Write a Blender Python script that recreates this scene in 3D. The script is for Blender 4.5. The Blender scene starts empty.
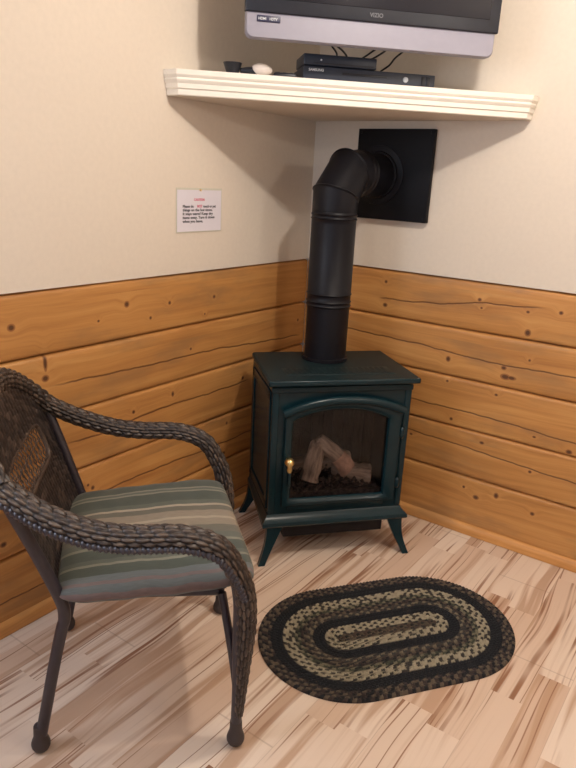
import bpy, bmesh, math, random
from mathutils import Vector, Matrix, noise
random.seed(7)
SC = bpy.context.scene
COL = SC.collection
PI = math.pi
def spow(a, p): return max(0.0, math.sin(PI*a))**p

# ------------------------------------------------------------------ camera
cam_f, yaw, pitch, roll, cam_x, cam_y, cam_z = 669.41, 2.179324, 0.300065, 0.052246, 1.74527, -2.61395, 1.45
F = Vector((math.cos(yaw)*math.cos(pitch), math.sin(yaw)*math.cos(pitch), -math.sin(pitch)))
Rv = F.cross(Vector((0, 0, 1))).normalized(); Uv = Rv.cross(F)
R2 = Rv*math.cos(roll) + Uv*math.sin(roll); U2 = -Rv*math.sin(roll) + Uv*math.cos(roll)
cd = bpy.data.cameras.new('camera'); cam = bpy.data.objects.new('camera', cd); COL.objects.link(cam)
cam.matrix_world = Matrix(((R2.x, U2.x, -F.x, cam_x), (R2.y, U2.y, -F.y, cam_y), (R2.z, U2.z, -F.z, cam_z), (0, 0, 0, 1)))
cd.sensor_fit = 'VERTICAL'; cd.sensor_height = 36.0; cd.sensor_width = 27.0
cd.lens = cam_f/768*36.0; cd.clip_start = 0.05
SC.camera = cam

# ------------------------------------------------------------------ world, lights, exposure
world = bpy.data.worlds.new('world'); SC.world = world; world.use_nodes = True
bg = world.node_tree.nodes['Background']; bg.inputs[0].default_value = (0.62, 0.74, 1.0, 1); bg.inputs[1].default_value = 1.2
def lamp(name, kind, loc, energy, col, size=0.05, aim=None, sy=None):
    ld = bpy.data.lights.new(name, kind); ld.energy = energy; ld.color = col
    if kind == 'AREA':
        ld.size = size
        if sy: ld.shape = 'RECTANGLE'; ld.size_y = sy
    else: ld.shadow_soft_size = size
    o = bpy.data.objects.new(name, ld); COL.objects.link(o); o.location = loc
    if aim: o.rotation_euler = (Vector(aim)-Vector(loc)).to_track_quat('-Z', 'Y').to_euler()
    return o
lamp('ceiling_lamp_light', 'POINT', (1.38, -1.10, 2.42), 44, (1.0, 0.91, 0.82), 0.045)
lamp('far_lamp_light', 'POINT', (3.3, -1.15, 2.12), 25, (1.0, 0.90, 0.80), 0.07)
lamp('window_daylight', 'AREA', (0.05, -2.50, 1.62), 20, (0.78, 0.86, 1.0), 0.95, (1.2, -1.45, 0.3), 0.9)
lamp('rear_window_daylight', 'AREA', (2.2, -5.1, 1.5), 14, (0.80, 0.86, 1.0), 1.6, (1.0, -1.0, 0.6), 1.3)
SC.view_settings.view_transform = 'Standard'; SC.view_settings.look = 'None'
SC.view_settings.exposure = 0.06; SC.view_settings.gamma = 1.0; SC.view_settings.use_curve_mapping = False
SC.cycles.use_denoising = True
SC.cycles.max_bounces = 8

# ------------------------------------------------------------------ node helpers
def new_mat(name):
    m = bpy.data.materials.new(name); m.use_nodes = True
    return m, m.node_tree, m.node_tree.nodes['Principled BSDF']
class G:
    """small shader-graph helper"""
    def __init__(s, nt): s.nt = nt
    def n(s, t, **kw):
        x = s.nt.nodes.new(t)
        for k, v in kw.items(): setattr(x, k, v)
        return x
    def put(s, sock, v):
        if isinstance(v, bpy.types.NodeSocket): s.nt.links.new(v, sock)
        else: sock.default_value = v
    def m(s, op, a, b=0.0, c=None):
        x = s.n('ShaderNodeMath', operation=op); s.put(x.inputs[0], a)
        if len(x.inputs) > 1: s.put(x.inputs[1], b)
        if c is not None: s.put(x.inputs[2], c)
        return x.outputs[0]
    def xyz(s, x, y, z):
        q = s.n('ShaderNodeCombineXYZ'); s.put(q.inputs[0], x); s.put(q.inputs[1], y); s.put(q.inputs[2], z); return q.outputs[0]
    def sep(s, v):
        q = s.n('ShaderNodeSeparateXYZ'); s.put(q.inputs[0], v); return q.outputs
    def noise(s, v, scale=1, detail=3, rough=.5, dist=0):
        q = s.n('ShaderNodeTexNoise'); s.put(q.inputs['Vector'], v); q.inputs['Scale'].default_value = scale
        q.inputs['Detail'].default_value = detail; q.inputs['Roughness'].default_value = rough; q.inputs['Distortion'].default_value = dist
        return q.outputs[0]
    def white(s, v):
        q = s.n('ShaderNodeTexWhiteNoise'); q.noise_dimensions = '3D'; s.put(q.inputs['Vector'], v); return q.outputs[0]
    def ramp(s, f, stops, interp='LINEAR'):
        q = s.n('ShaderNodeValToRGB'); s.put(q.inputs[0], f); cr = q.color_ramp; cr.interpolation = interp
        while len(cr.elements) < len(stops): cr.elements.new(.5)
        for e, (p, c) in zip(cr.elements, stops):
            e.position = p; e.color = (*c, 1) if len(c) == 3 else c
        return q.outputs[0]
    def mix(s, f, a, b, blend='MIX'):
        q = s.n('ShaderNodeMix', data_type='RGBA', blend_type=blend)
        s.put(q.inputs[0], f)
        s.put(q.inputs[6], a if isinstance(a, bpy.types.NodeSocket) else (*a, 1)[:4]); s.put(q.inputs[7], b if isinstance(b, bpy.types.NodeSocket) else (*b, 1)[:4])
        return q.outputs[2]
    def smooth(s, v, lo, hi):
        q = s.n('ShaderNodeMapRange', interpolation_type='SMOOTHSTEP'); s.put(q.inputs[0], v)
        q.inputs[1].default_value = lo; q.inputs[2].default_value = hi; return q.outputs[0]
    def bump(s, h, strength=.3, dist=.005):
        q = s.n('ShaderNodeBump'); s.put(q.inputs['Height'], h); q.inputs['Strength'].default_value = strength; q.inputs['Distance'].default_value = dist
        return q.outputs[0]
def objco(g): return g.n('ShaderNodeTexCoord').outputs['Object']
def simple(name, col, rough=.5, metal=0, var=.06, scale=40, bump=0.0, coat=0, spec=.5):
    m, nt, b = new_mat(name); g = G(nt)
    nz = g.noise(objco(g), scale, 4)
    lo = tuple(c*(1-var) for c in col); hi = tuple(min(1, c*(1+var)) for c in col)
    g.put(b.inputs['Base Color'], g.ramp(nz, [(.3, lo), (.7, hi)]))
    b.inputs['Roughness'].default_value = rough; b.inputs['Metallic'].default_value = metal
    b.inputs['Coat Weight'].default_value = coat; b.inputs['Specular IOR Level'].default_value = spec
    if bump: g.put(b.inputs['Normal'], g.bump(nz, bump, .003))
    return m

M = {}
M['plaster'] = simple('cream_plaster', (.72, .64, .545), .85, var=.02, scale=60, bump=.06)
M['ceiling'] = simple('ceiling_paint', (.72, .66, .58), .9, var=.02)
M['white'] = simple('white_trim_paint', (.88, .83, .74), .5, var=.01)
M['enamel'] = simple('teal_enamel', (.0045, .021, .028), .26, var=.08, scale=12, coat=.07, spec=.28)
M['enamel_top'] = simple('dark_teal_enamel', (.006, .017, .020), .48, var=.10, scale=25, spec=.3)
M['black_metal'] = simple('black_matte_metal', (.006, .006, .009), .42, var=.12, scale=18, spec=.22)
M['plate_black'] = simple('black_plate_metal', (.004, .004, .006), .55, var=.1, scale=14, spec=.2)
M['firebox'] = simple('dark_firebox', (.012, .011, .011), .75, var=.3, scale=30)
M['brass'] = simple('polished_brass', (.95, .72, .32), .28, metal=1, var=.03)
M['tube'] = simple('dark_brown_tube', (.026, .021, .030), .35, var=.12, scale=60, coat=.1)
M['foot'] = simple('dark_plastic_foot', (.040, .030, .030), .55, var=.1)
M['black_plastic'] = simple('black_plastic', (.012, .014, .022), .35, var=.1)
M['box_plastic'] = simple('dark_blue_grey_plastic', (.026, .034, .054), .38, var=.08)
M['silver'] = simple('silver_plastic', (.29, .28, .34), .4, var=.02)
M['screen'] = simple('glossy_screen', (.010, .011, .018), .12, var=.05)
M['cable'] = simple('black_cable', (.012, .012, .014), .5, var=.1)
M['beige'] = simple('beige_plastic', (.74, .66, .60), .4, var=.03)
M['paper'] = simple('note_paper', (.74, .71, .78), .6, var=.01)
M['sleeve'] = simple('clear_sleeve_edge', (.60, .58, .48), .3, var=.02)
M['ink'] = simple('black_ink', (.06, .06, .08), .7, var=.05)
M['red_ink'] = simple('red_ink', (.62, .10, .18), .7, var=.05)
M['white_print'] = simple('pale_print', (.65, .68, .72), .5, var=.02)
M['grey_print'] = simple('grey_print', (.13, .13, .15), .5, var=.02)
M['badge'] = simple('dark_badge', (.03, .03, .07), .4, var=.05)
M['ember'] = simple('ember_coals', (.09, .06, .05), .85, var=.8, scale=60, bump=.5)
M['hole'] = simple('dark_grille', (.006, .008, .009), .7, var=.1)

def mat_glass():
    m, nt, b = new_mat('stove_glass'); g = G(nt); nt.nodes.remove(b)
    tr = g.n('ShaderNodeBsdfTransparent'); tr.inputs[0].default_value = (.86, .84, .84, 1)
    gl = g.n('ShaderNodeBsdfGlossy'); gl.inputs['Roughness'].default_value = .06
    fr = g.n('ShaderNodeFresnel'); fr.inputs[0].default_value = 1.28
    mx = g.n('ShaderNodeMixShader'); nt.links.new(fr.outputs[0], mx.inputs[0]); nt.links.new(tr.outputs[0], mx.inputs[1]); nt.links.new(gl.outputs[0], mx.inputs[2])
    nt.links.new(mx.outputs[0], nt.nodes['Material Output'].inputs[0]); return m
M['glass'] = mat_glass()
def mat_window_glass():
    m, nt, b = new_mat('window_glass'); b.inputs['Transmission Weight'].default_value = 1; b.inputs['Roughness'].default_value = 0; b.inputs['IOR'].default_value = 1.02; return m
M['wglass'] = mat_window_glass()

def mat_log(name):
    m, nt, b = new_mat(name); g = G(nt); co = objco(g)
    x, y, z = g.sep(co)
    nz = g.noise(g.xyz(g.m('MULTIPLY', x, 6), g.m('MULTIPLY', y, 60), g.m('MULTIPLY', z, 60)), 1, 5, .65)
    c = g.ramp(nz, [(.25, (.12, .085, .065)), (.45, (.40, .30, .23)), (.7, (.70, .56, .44))])
    g.put(b.inputs['Base Color'], c); b.inputs['Roughness'].default_value = .95
    g.put(b.inputs['Normal'], g.bump(nz, .8, .006)); return m
M['log'] = mat_log('ceramic_log_bark')
M['log_end'] = simple('ceramic_log_end', (.66, .42, .31), .9, var=.2, scale=60, bump=.3)

def mat_wood(name, knots, cracks, tone=1.0, seed=0.0):
    """honey pine; x runs along the grain, z up; knots (x,z,rx,rz), cracks ((x,z) polyline points)"""
    m, nt, b = new_mat(name); g = G(nt); co = objco(g)
    x, y, z = g.sep(co)
    p2 = g.xyz(x, 0.0, z)
    mind = None
    for (kx, kz, rx, rz) in knots:
        dx = g.m('DIVIDE', g.m('SUBTRACT', x, kx), rx); dz = g.m('DIVIDE', g.m('SUBTRACT', z, kz), rz)
        d = g.m('SQRT', g.m('ADD', g.m('MULTIPLY', dx, dx), g.m('MULTIPLY', dz, dz)))
        mind = d if mind is None else g.m('MINIMUM', mind, d)
    if mind is None: mind = g.m('ADD', 9.0, 0.0)
    course = g.m('FLOOR', g.m('DIVIDE', z, .21))
    swirl = g.m('MULTIPLY', g.smooth(mind, 5.0, 0.5), .018)
    warp = g.m('MULTIPLY', g.noise(g.xyz(g.m('MULTIPLY', x, 1.3), seed, g.m('MULTIPLY', z, 3)), 1, 2), .10)
    zz = g.m('ADD', g.m('ADD', z, warp), swirl)
    grain = g.noise(g.xyz(g.m('MULTIPLY', x, 1.6), g.m('ADD', g.m('MULTIPLY', course, 3.7), seed), g.m('MULTIPLY', zz, 42)), 1, 4, .6)
    fine = g.noise(g.xyz(g.m('MULTIPLY', x, 5), seed, g.m('MULTIPLY', zz, 190)), 1, 3, .6)
    blotch = g.noise(g.xyz(g.m('MULTIPLY', x, 2.2), g.m('MULTIPLY', course, 5.1), g.m('MULTIPLY', z, 7)), 1, 4, .6)
    t = tone
    c = g.ramp(grain, [(.28, (.43*t, .185*t, .054*t)), (.50, (.58*t, .275*t, .082*t)), (.72, (.67*t, .355*t, .120*t))])
    c = g.mix(g.m('MULTIPLY', g.smooth(fine, .55, .75), .28), c, (.38*t, .18*t, .06*t))
    c = g.mix(g.m('MULTIPLY', g.smooth(blotch, .50, .70), .62), c, (.30*t, .165*t, .075*t))
    per = g.m('MULTIPLY', g.m('SUBTRACT', g.white(g.xyz(course, seed, 0.0)), .5), .22)
    c = g.mix(g.m('ADD', .11, per), c, (.38*t, .19*t, .065*t))
    # knots: dark core, reddish rim, pale halo
    c = g.mix(g.m('MULTIPLY', g.smooth(mind, 2.6, 1.4), .15), c, (.66*t, .36*t, .13*t))
    c = g.mix(g.m('MULTIPLY', g.smooth(mind, 1.1, .85), .78), c, (.24, .090, .035))
    c = g.mix(g.m('MULTIPLY', g.smooth(mind, .75, .45), .8), c, (.06, .024, .012))
    cm = None; wob = g.m('MULTIPLY', g.m('SUBTRACT', g.noise(g.xyz(g.m('MULTIPLY', x, 14), 3.3, 0.0), 1, 3), .5), .012)
    for pl in cracks:
        x0 = pl[0][0]; x1 = pl[-1][0]
        q = g.n('ShaderNodeFloatCurve'); cu = q.mapping.curves[0]
        pts = [((a-x0)/(x1-x0), bz) for a, bz in pl]
        cu.points[0].location = pts[0]; cu.points[-1].location = pts[-1]
        for a, bz in pts[1:-1]: cu.points.new(a, bz)
        for pt in cu.points: pt.handle_type = 'AUTO'
        q.mapping.use_clip = False; q.mapping.update()
        u = g.m('DIVIDE', g.m('SUBTRACT', x, x0), x1-x0); g.put(q.inputs['Value'], u)
        d = g.m('ABSOLUTE', g.m('SUBTRACT', z, g.m('ADD', q.outputs[0], wob)))
        ends = g.m('MULTIPLY', g.smooth(u, 0.0, .05), g.smooth(u, 1.0, .9))
        k = g.m('MULTIPLY', g.smooth(d, .0046, .0012), ends)
        cm = k if cm is None else g.m('MAXIMUM', cm, k)
    h = g.m('MULTIPLY', grain, .35)
    if cm is not None:
        c = g.mix(g.m('MULTIPLY', cm, .85), c, (.13, .050, .018)); h = g.m('SUBTRACT', h, cm)
    g.put(b.inputs['Base Color'], c); b.inputs['Roughness'].default_value = .42; b.inputs['Specular IOR Level'].default_value = .4
    g.put(b.inputs['Normal'], g.bump(h, .35, .004)); return m

def mat_floor():
    m, nt, b = new_mat('streaked_laminate'); g = G(nt); co = objco(g)
    x, y, z = g.sep(co)
    x = g.m('ADD', x, .02)
    W = .0965; sid = g.m('FLOOR', g.m('DIVIDE', x, W)); bid = g.m('FLOOR', g.m('DIVIDE', x, W*2))
    off = g.m('MULTIPLY', g.white(g.xyz(bid, 2.0, 5.0)), 1.3)
    yb = g.m('ADD', y, off); cell = g.m('FLOOR', g.m('DIVIDE', yb, 1.40))
    offs = g.m('MULTIPLY', g.white(g.xyz(sid, 9.0, cell)), .3)
    sub = g.m('FLOOR', g.m('DIVIDE', g.m('ADD', yb, offs), .70))
    r1 = g.white(g.xyz(sid, sub, 1.0)); r2 = g.white(g.xyz(sid, sub, 7.0)); r3 = g.white(g.xyz(sid, sub, 13.0))
    ox = g.m('MULTIPLY', r1, 40); oy = g.m('MULTIPLY', r2, 40)
    wv = g.m('MULTIPLY', g.m('SUBTRACT', g.noise(g.xyz(oy, g.m('ADD', g.m('MULTIPLY', y, 1.1), ox), 0.0), 1, 2), .5), .10)
    xx = g.m('ADD', x, wv)
    n1 = g.noise(g.xyz(g.m('ADD', g.m('MULTIPLY', xx, 17), ox), g.m('ADD', g.m('MULTIPLY', y, .6), oy), 0.0), 1, 3, .55)
    n2 = g.noise(g.xyz(g.m('ADD', g.m('MULTIPLY', xx, 70), oy), g.m('ADD', g.m('MULTIPLY', y, 1.3), ox), 0.0), 1, 4, .6)
    n3 = g.noise(g.xyz(g.m('ADD', g.m('MULTIPLY', xx, 20), oy), g.m('ADD', g.m('MULTIPLY', y, .32), ox), 4.0), 1, 2, .5)
    base = g.mix(r3, (.80, .67, .555), (.64, .465, .345))
    c = g.mix(g.m('MULTIPLY', g.smooth(n1, .52, .61), .75), base, (.46, .28, .175))
    c = g.mix(g.m('MULTIPLY', g.smooth(n2, .50, .72), .28), c, (.48, .31, .20))
    vein = g.m('SUBTRACT', 1.0, g.smooth(g.m('ABSOLUTE', g.m('SUBTRACT', n3, .53)), .005, .028))
    gate = g.smooth(g.noise(g.xyz(g.m('ADD', g.m('MULTIPLY', x, 5), oy), g.m('ADD', g.m('MULTIPLY', y, 2.0), ox), 8.0), 1, 2), .40, .56)
    c = g.mix(g.m('MULTIPLY', g.m('MULTIPLY', vein, gate), .95), c, (.27, .125, .065))
    fx = g.m('ABSOLUTE', g.m('SUBTRACT', g.m('FRACT', g.m('DIVIDE', x, W*2)), .5))
    seam = g.smooth(fx, .4925, .4975)
    fy = g.m('ABSOLUTE', g.m('SUBTRACT', g.m('FRACT', g.m('DIVIDE', yb, 1.40)), .5))
    seam = g.m('MAXIMUM', seam, g.smooth(fy, .4975, .499))
    c = g.mix(g.m('MULTIPLY', seam, .30), c, (.25, .15, .09))
    g.put(b.inputs['Base Color'], c); b.inputs['Roughness'].default_value = .36; b.inputs['Specular IOR Level'].default_value = .45
    g.put(b.inputs['Normal'], g.bump(g.m('SUBTRACT', g.m('MULTIPLY', n2, .2), seam), .12, .002)); return m
M['floor'] = mat_floor()

def mat_attr(name, rough=.7, rampstops=None, fine=0):
    m, nt, b = new_mat(name); g = G(nt)
    a = g.n('ShaderNodeAttribute'); a.attribute_name = 'tone'
    if rampstops: c = g.ramp(a.outputs['Fac'], rampstops)
    else: c = a.outputs['Color']
    if fine:
        nz = g.noise(objco(g), fine, 3)
        c = g.mix(g.m('MULTIPLY', nz, .5), c, (.0, .0, .0), 'MIX') if False else g.mix(.35, c, g.ramp(nz, [(.3, (.3, .3, .3)), (.7, (.9, .9, .9))]), 'MULTIPLY')
    g.put(b.inputs['Base Color'], c); b.inputs['Roughness'].default_value = rough; return m
M['wicker'] = mat_attr('brown_wicker', .45, [(0, (.010, .007, .007)), (.45, (.038, .026, .022)), (1, (.105, .075, .056))])
M['wicker_dark'] = mat_attr('dark_wicker_panel', .5, [(0, (.008, .006, .007)), (.6, (.024, .017, .016)), (1, (.065, .045, .036))])
M['lattice'] = simple('wicker_strand', (.06, .04, .03), .45, var=.4, scale=50)
M['binding'] = simple('dark_binding', (.030, .028, .040), .35, var=.2, scale=60, coat=.2)
M['rug'] = mat_attr('braided_yarn', .95)

def mat_cushion():
    m, nt, b = new_mat('striped_fabric'); g = G(nt)
    u = g.n('ShaderNodeUVMap'); u.uv_map = 'UVMap'; ux, uy, _ = g.sep(u.outputs[0])
    wob = g.m('MULTIPLY', g.m('SUBTRACT', g.noise(g.xyz(g.m('MULTIPLY', ux, 5), 1.0, 0.0), 1, 2), .5), .02)
    v = g.m('ADD', uy, wob)
    DG = (.058, .068, .052); G1 = (.092, .098, .075); OL = (.120, .108, .080); TAN = (.235, .190, .135); CR = (.33, .28, .205); LN = (.20, .19, .14); BL = (.115, .128, .128); MV = (.16, .115, .110)  # BL: cool daylight on the near side, put into the stripe colour
    st = [(0, G1), (.05, LN), (.065, G1), (.11, DG), (.19, LN), (.205, G1), (.225, LN), (.24, DG), (.33, G1), (.37, CR), (.39, OL), (.43, TAN), (.49, CR), (.51, TAN), (.57, OL), (.63, G1), (.68, LN), (.70, DG), (.77, G1), (.80, LN), (.815, DG), (.87, BL), (.90, MV), (.915, BL), (.94, MV), (.95, BL)]
    c = g.ramp(v, st, 'CONSTANT')
    weave = g.noise(g.xyz(g.m('MULTIPLY', ux, 20), g.m('MULTIPLY', uy, 220), 0.0), 1, 3)
    c = g.mix(.5, c, g.ramp(weave, [(.3, (.6, .6, .6)), (.7, (1, 1, 1))]), 'MULTIPLY')
    g.put(b.inputs['Base Color'], c); b.inputs['Roughness'].default_value = .9
    b.inputs['Sheen Weight'].default_value = .15
    g.put(b.inputs['Normal'], g.bump(weave, .15, .001)); return m
M['cushion'] = mat_cushion()

# ------------------------------------------------------------------ mesh helpers
def mesh_obj(name, verts, faces, mat, parent=None, smooth=40, tone=None, uv=None, loc=None, rotz=None, mats=None, fmat=None):
    me = bpy.data.meshes.new(name); me.from_pydata([tuple(v) for v in verts], [], faces); me.update()
    bm = bmesh.new(); bm.from_mesh(me); bmesh.ops.recalc_face_normals(bm, faces=bm.faces); bm.to_mesh(me); bm.free()
    for mm in (mats or [mat]): me.materials.append(mm)
    if fmat:
        for p, i in zip(me.polygons, fmat): p.material_index = i
    if smooth is not None:
        me.polygons.foreach_set('use_smooth', [True]*len(me.polygons))
        if smooth < 180: me.set_sharp_from_angle(angle=math.radians(smooth))
    if tone is not None:
        at = me.color_attributes.new('tone', 'FLOAT_COLOR', 'POINT')
        flat = []
        for t in tone: flat.extend((t, t, t, 1) if isinstance(t, float) else (*t, 1))
        at.data.foreach_set('color', flat)
    if uv is not None:
        l = me.uv_layers.new(name='UVMap')
        for lp in me.loops: l.data[lp.index].uv = uv[lp.vertex_index]
    o = bpy.data.objects.new(name, me); COL.objects.link(o)
    if parent: o.parent = parent
    if loc: o.location = loc
    if rotz is not None: o.rotation_euler = (0, 0, rotz)
    return o
class MB:
    def __init__(s): s.v = []; s.f = []; s.fm = []
    def add(s, v, f, mi=0):
        o = len(s.v); s.v += [Vector(q) for q in v]; s.f += [tuple(i+o for i in q) for q in f]; s.fm += [mi]*len(f)
    def xbox(s, pts8, mi=0):
        s.add(pts8, [(0, 3, 2, 1), (4, 5, 6, 7), (0, 1, 5, 4), (1, 2, 6, 5), (2, 3, 7, 6), (3, 0, 4, 7)], mi)
    def box(s, x0, x1, y0, y1, z0, z1, bev=0, mi=0):
        if bev <= 0:
            s.xbox([(x0, y0, z0), (x1, y0, z0), (x1, y1, z0), (x0, y1, z0), (x0, y0, z1), (x1, y0, z1), (x1, y1, z1), (x0, y1, z1)], mi); return
        bm = bmesh.new(); bmesh.ops.create_cube(bm, size=1)
        for v in bm.verts: v.co = Vector((x0+(v.co.x+.5)*(x1-x0), y0+(v.co.y+.5)*(y1-y0), z0+(v.co.z+.5)*(z1-z0)))
        bmesh.ops.bevel(bm, geom=list(bm.edges), offset=bev, segments=3, profile=.5, affect='EDGES')
        bm.verts.ensure_lookup_table(); bm.verts.index_update()
        s.add([v.co.copy() for v in bm.verts], [tuple(v.index for v in f.verts) for f in bm.faces], mi); bm.free()
    def prism(s, poly, a0, a1, axis='z', mi=0):
        """poly 2-D; axis z: (x,y), axis y: (x,z), axis x: (y,z)"""
        def P(u, w, a): return {'z': (u, w, a), 'y': (u, a, w), 'x': (a, u, w)}[axis]
        n = len(poly); v = [P(*q, a0) for q in poly]+[P(*q, a1) for q in poly]
        f = [tuple(range(n)), tuple(range(2*n-1, n-1, -1))]+[(i, (i+1) % n, n+(i+1) % n, n+i) for i in range(n)]
        s.add(v, f, mi)
    def rings(s, rings, closed=True, cap=True, mi=0, loop=False):
        n = len(rings[0]); v = [q for r in rings for q in r]; f = []
        m = len(rings)
        for i in range(m if loop else m-1):
            a = i*n; b = ((i+1) % m)*n
            for j in range(n if closed else n-1): f.append((a+j, a+(j+1) % n, b+(j+1) % n, b+j))
        if cap and not loop: f.append(tuple(range(n))[::-1]); f.append(tuple((m-1)*n+j for j in range(n)))
        s.add(v, f, mi)
    def tube(s, path, r, seg=12, mi=0, flat=1.0):
        path = [Vector(p) for p in path]; fr = frames(path); rr = r if isinstance(r, (list, tuple)) else [r]*len(path)
        s.rings([[p + (a*math.cos(2*PI*j/seg) + b*flat*math.sin(2*PI*j/seg))*ra for j in range(seg)] for p, (t, a, b), ra in zip(path, fr, rr)], mi=mi)
    def lathe(s, prof, c=(0, 0, 0), axis='z', seg=32, mi=0):
        out = []
        for r, h in prof:
            ring = []
            for j in range(seg):
                a = 2*PI*j/seg; u, w = r*math.cos(a), r*math.sin(a)
                ring.append(Vector(c)+Vector({'z': (u, w, h), 'y': (u, h, w), 'x': (h, u, w)}[axis]))
            out.append(ring)
        s.rings(out, mi=mi)
    def xf(s, mt): s.v = [mt @ v for v in s.v]; return s
    def build(s, name, mat, parent=None, smooth=40, **kw):
        return mesh_obj(name, s.v, s.f, mat, parent, smooth, fmat=s.fm if kw.get('mats') else None, **kw)
def frames(path, up=None):
    n = len(path); T = []
    for i in range(n):
        t = path[min(i+1, n-1)]-path[max(i-1, 0)]; T.append(t.normalized())
    ref = up or (Vector((0, 0, 1)) if abs(T[0].z) < .9 else Vector((0, 1, 0)))
    a = (ref-T[0]*ref.dot(T[0])).normalized(); out = []
    for t in T:
        a = (a-t*a.dot(t)).normalized(); out.append((t, a, t.cross(a)))
    return out
def catmull(P, per=12):
    P = [Vector(p) for p in P]; Q = [P[0]*2-P[1]]+P+[P[-1]*2-P[-2]]; out = []
    for i in range(1, len(Q)-2):
        for k in range(per):
            t = k/per; a, b, c, d = Q[i-1], Q[i], Q[i+1], Q[i+2]
            out.append(.5*((2*b)+(c-a)*t+(2*a-5*b+4*c-d)*t*t+(3*b-a-3*c+d)*t**3))
    out.append(P[-1]); return out
def resample(path, step):
    L = [0]
    for a, b in zip(path, path[1:]): L.append(L[-1]+(b-a).length)
    n = max(2, int(L[-1]/step)); out = []; k = 0
    for i in range(n+1):
        s = L[-1]*i/n
        while k < len(L)-2 and L[k+1] < s: k += 1
        t = (s-L[k])/max(1e-9, L[k+1]-L[k]); out.append(path[k].lerp(path[k+1], min(1, t)))
    return out, L[-1]
def tag(o, label=None, cat=None, group=None, kind=None):
    if label: o['label'] = label
    if cat: o['category'] = cat
    if group: o['group'] = group
    if kind: o['kind'] = kind
    return o
def empty(name, loc, rz=0.0):
    o = bpy.data.objects.new(name, None); COL.objects.link(o); o.location = loc; o.rotation_euler = (0, 0, rz); o.empty_display_size = .05; return o
def text_mesh(name, body, size, mat, parent, loc, rot, bold=0.0, align='LEFT', sx=1.0):
    cu = bpy.data.curves.new(name, 'FONT'); cu.body = body; cu.size = size; cu.align_x = align; cu.extrude = .0004; cu.offset = bold
    t = bpy.data.objects.new(name, cu); COL.objects.link(t); dg = bpy.context.evaluated_depsgraph_get()
    me = bpy.data.meshes.new_from_object(t.evaluated_get(dg)); bpy.data.objects.remove(t); bpy.data.curves.remove(cu)
    me.materials.clear(); me.materials.append(mat)
    o = bpy.data.objects.new(name, me); COL.objects.link(o); o.parent = parent; o.location = loc; o.rotation_euler = rot; o.scale = (sx, 1, 1); return o

# ------------------------------------------------------------------ room shell
ZC = 2.62; XE = 4.6; YE = -5.4; ZW = 1.092
b = MB(); b.box(-.14, XE+.14, YE-.14, .14, -.06, 0)
tag(b.build('floor', M['floor'], smooth=None), kind='structure')
b = MB(); b.box(-.14, XE+.14, YE-.14, .14, ZC, ZC+.06)
tag(b.build('ceiling', M['ceiling'], smooth=None), kind='structure')
# left wall with a window opening beyond the camera's left
b = MB(); wy0, wy1, wz0, wz1 = -3.05, -1.95, 1.10, 2.15
b.box(-.14, -.034, YE, wy0, 0, ZC); b.box(-.14, -.034, wy1, 0, 0, ZC); b.box(-.14, -.034, wy0, wy1, 0, wz0); b.box(-.14, -.034, wy0, wy1, wz1, ZC)
b.box(-.034, 0, YE, wy0, ZW, ZC); b.box(-.034, 0, wy1, 0, ZW, ZC); b.box(-.034, 0, wy0, wy1, wz1, ZC)
tag(b.build('wall_left', M['plaster'], smooth=None), kind='structure')
b = MB(); b.box(-.14, XE+.14, .034, .14, 0, ZC); b.box(-.034, XE, 0, .034, ZW, ZC)
tag(b.build('wall_back', M['plaster'], smooth=None), kind='structure')
b = MB(); b.box(XE, XE+.14, YE, .034, 0, ZC)
tag(b.build('wall_right', M['plaster'], smooth=None), kind='structure')
b = MB(); b.box(-.14, 1.4, YE-.14, YE, 0, ZC); b.box(3.0, XE, YE-.14, YE, 0, ZC); b.box(1.4, 3.0, YE-.14, YE, 0, .85); b.box(1.4, 3.0, YE-.14, YE, 2.15, ZC)
tag(b.build('wall_front', M['plaster'], smooth=None), kind='structure')
def window(name, cx, cy, w, z0, z1, rot):
    r = empty(name, (cx, cy, z0), rot); tag(r, kind='structure')
    f = MB(); h = z1-z0
    for a0, a1, c0, c1 in ((-w/2, w/2, 0, .06), (-w/2, w/2, h-.06, h), (-w/2, -w/2+.06, 0, h), (w/2-.06, w/2, 0, h), (-.02, .02, 0, h)): f.box(a0, a1, -.05, .03, c0, c1, .004)
    f.build('window_frame', M['white'], r)
    p = MB(); p.box(-w/2+.03, w/2-.03, -.03, -.026, .03, h-.03); p.build('window_pane', M['wglass'], r, smooth=None)
window('window_1', -.07, (wy0+wy1)/2, wy1-wy0, wz0, wz1, PI/2)
window('window_2', 2.2, YE-.07, 1.6, .85, 2.15, 0)

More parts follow.
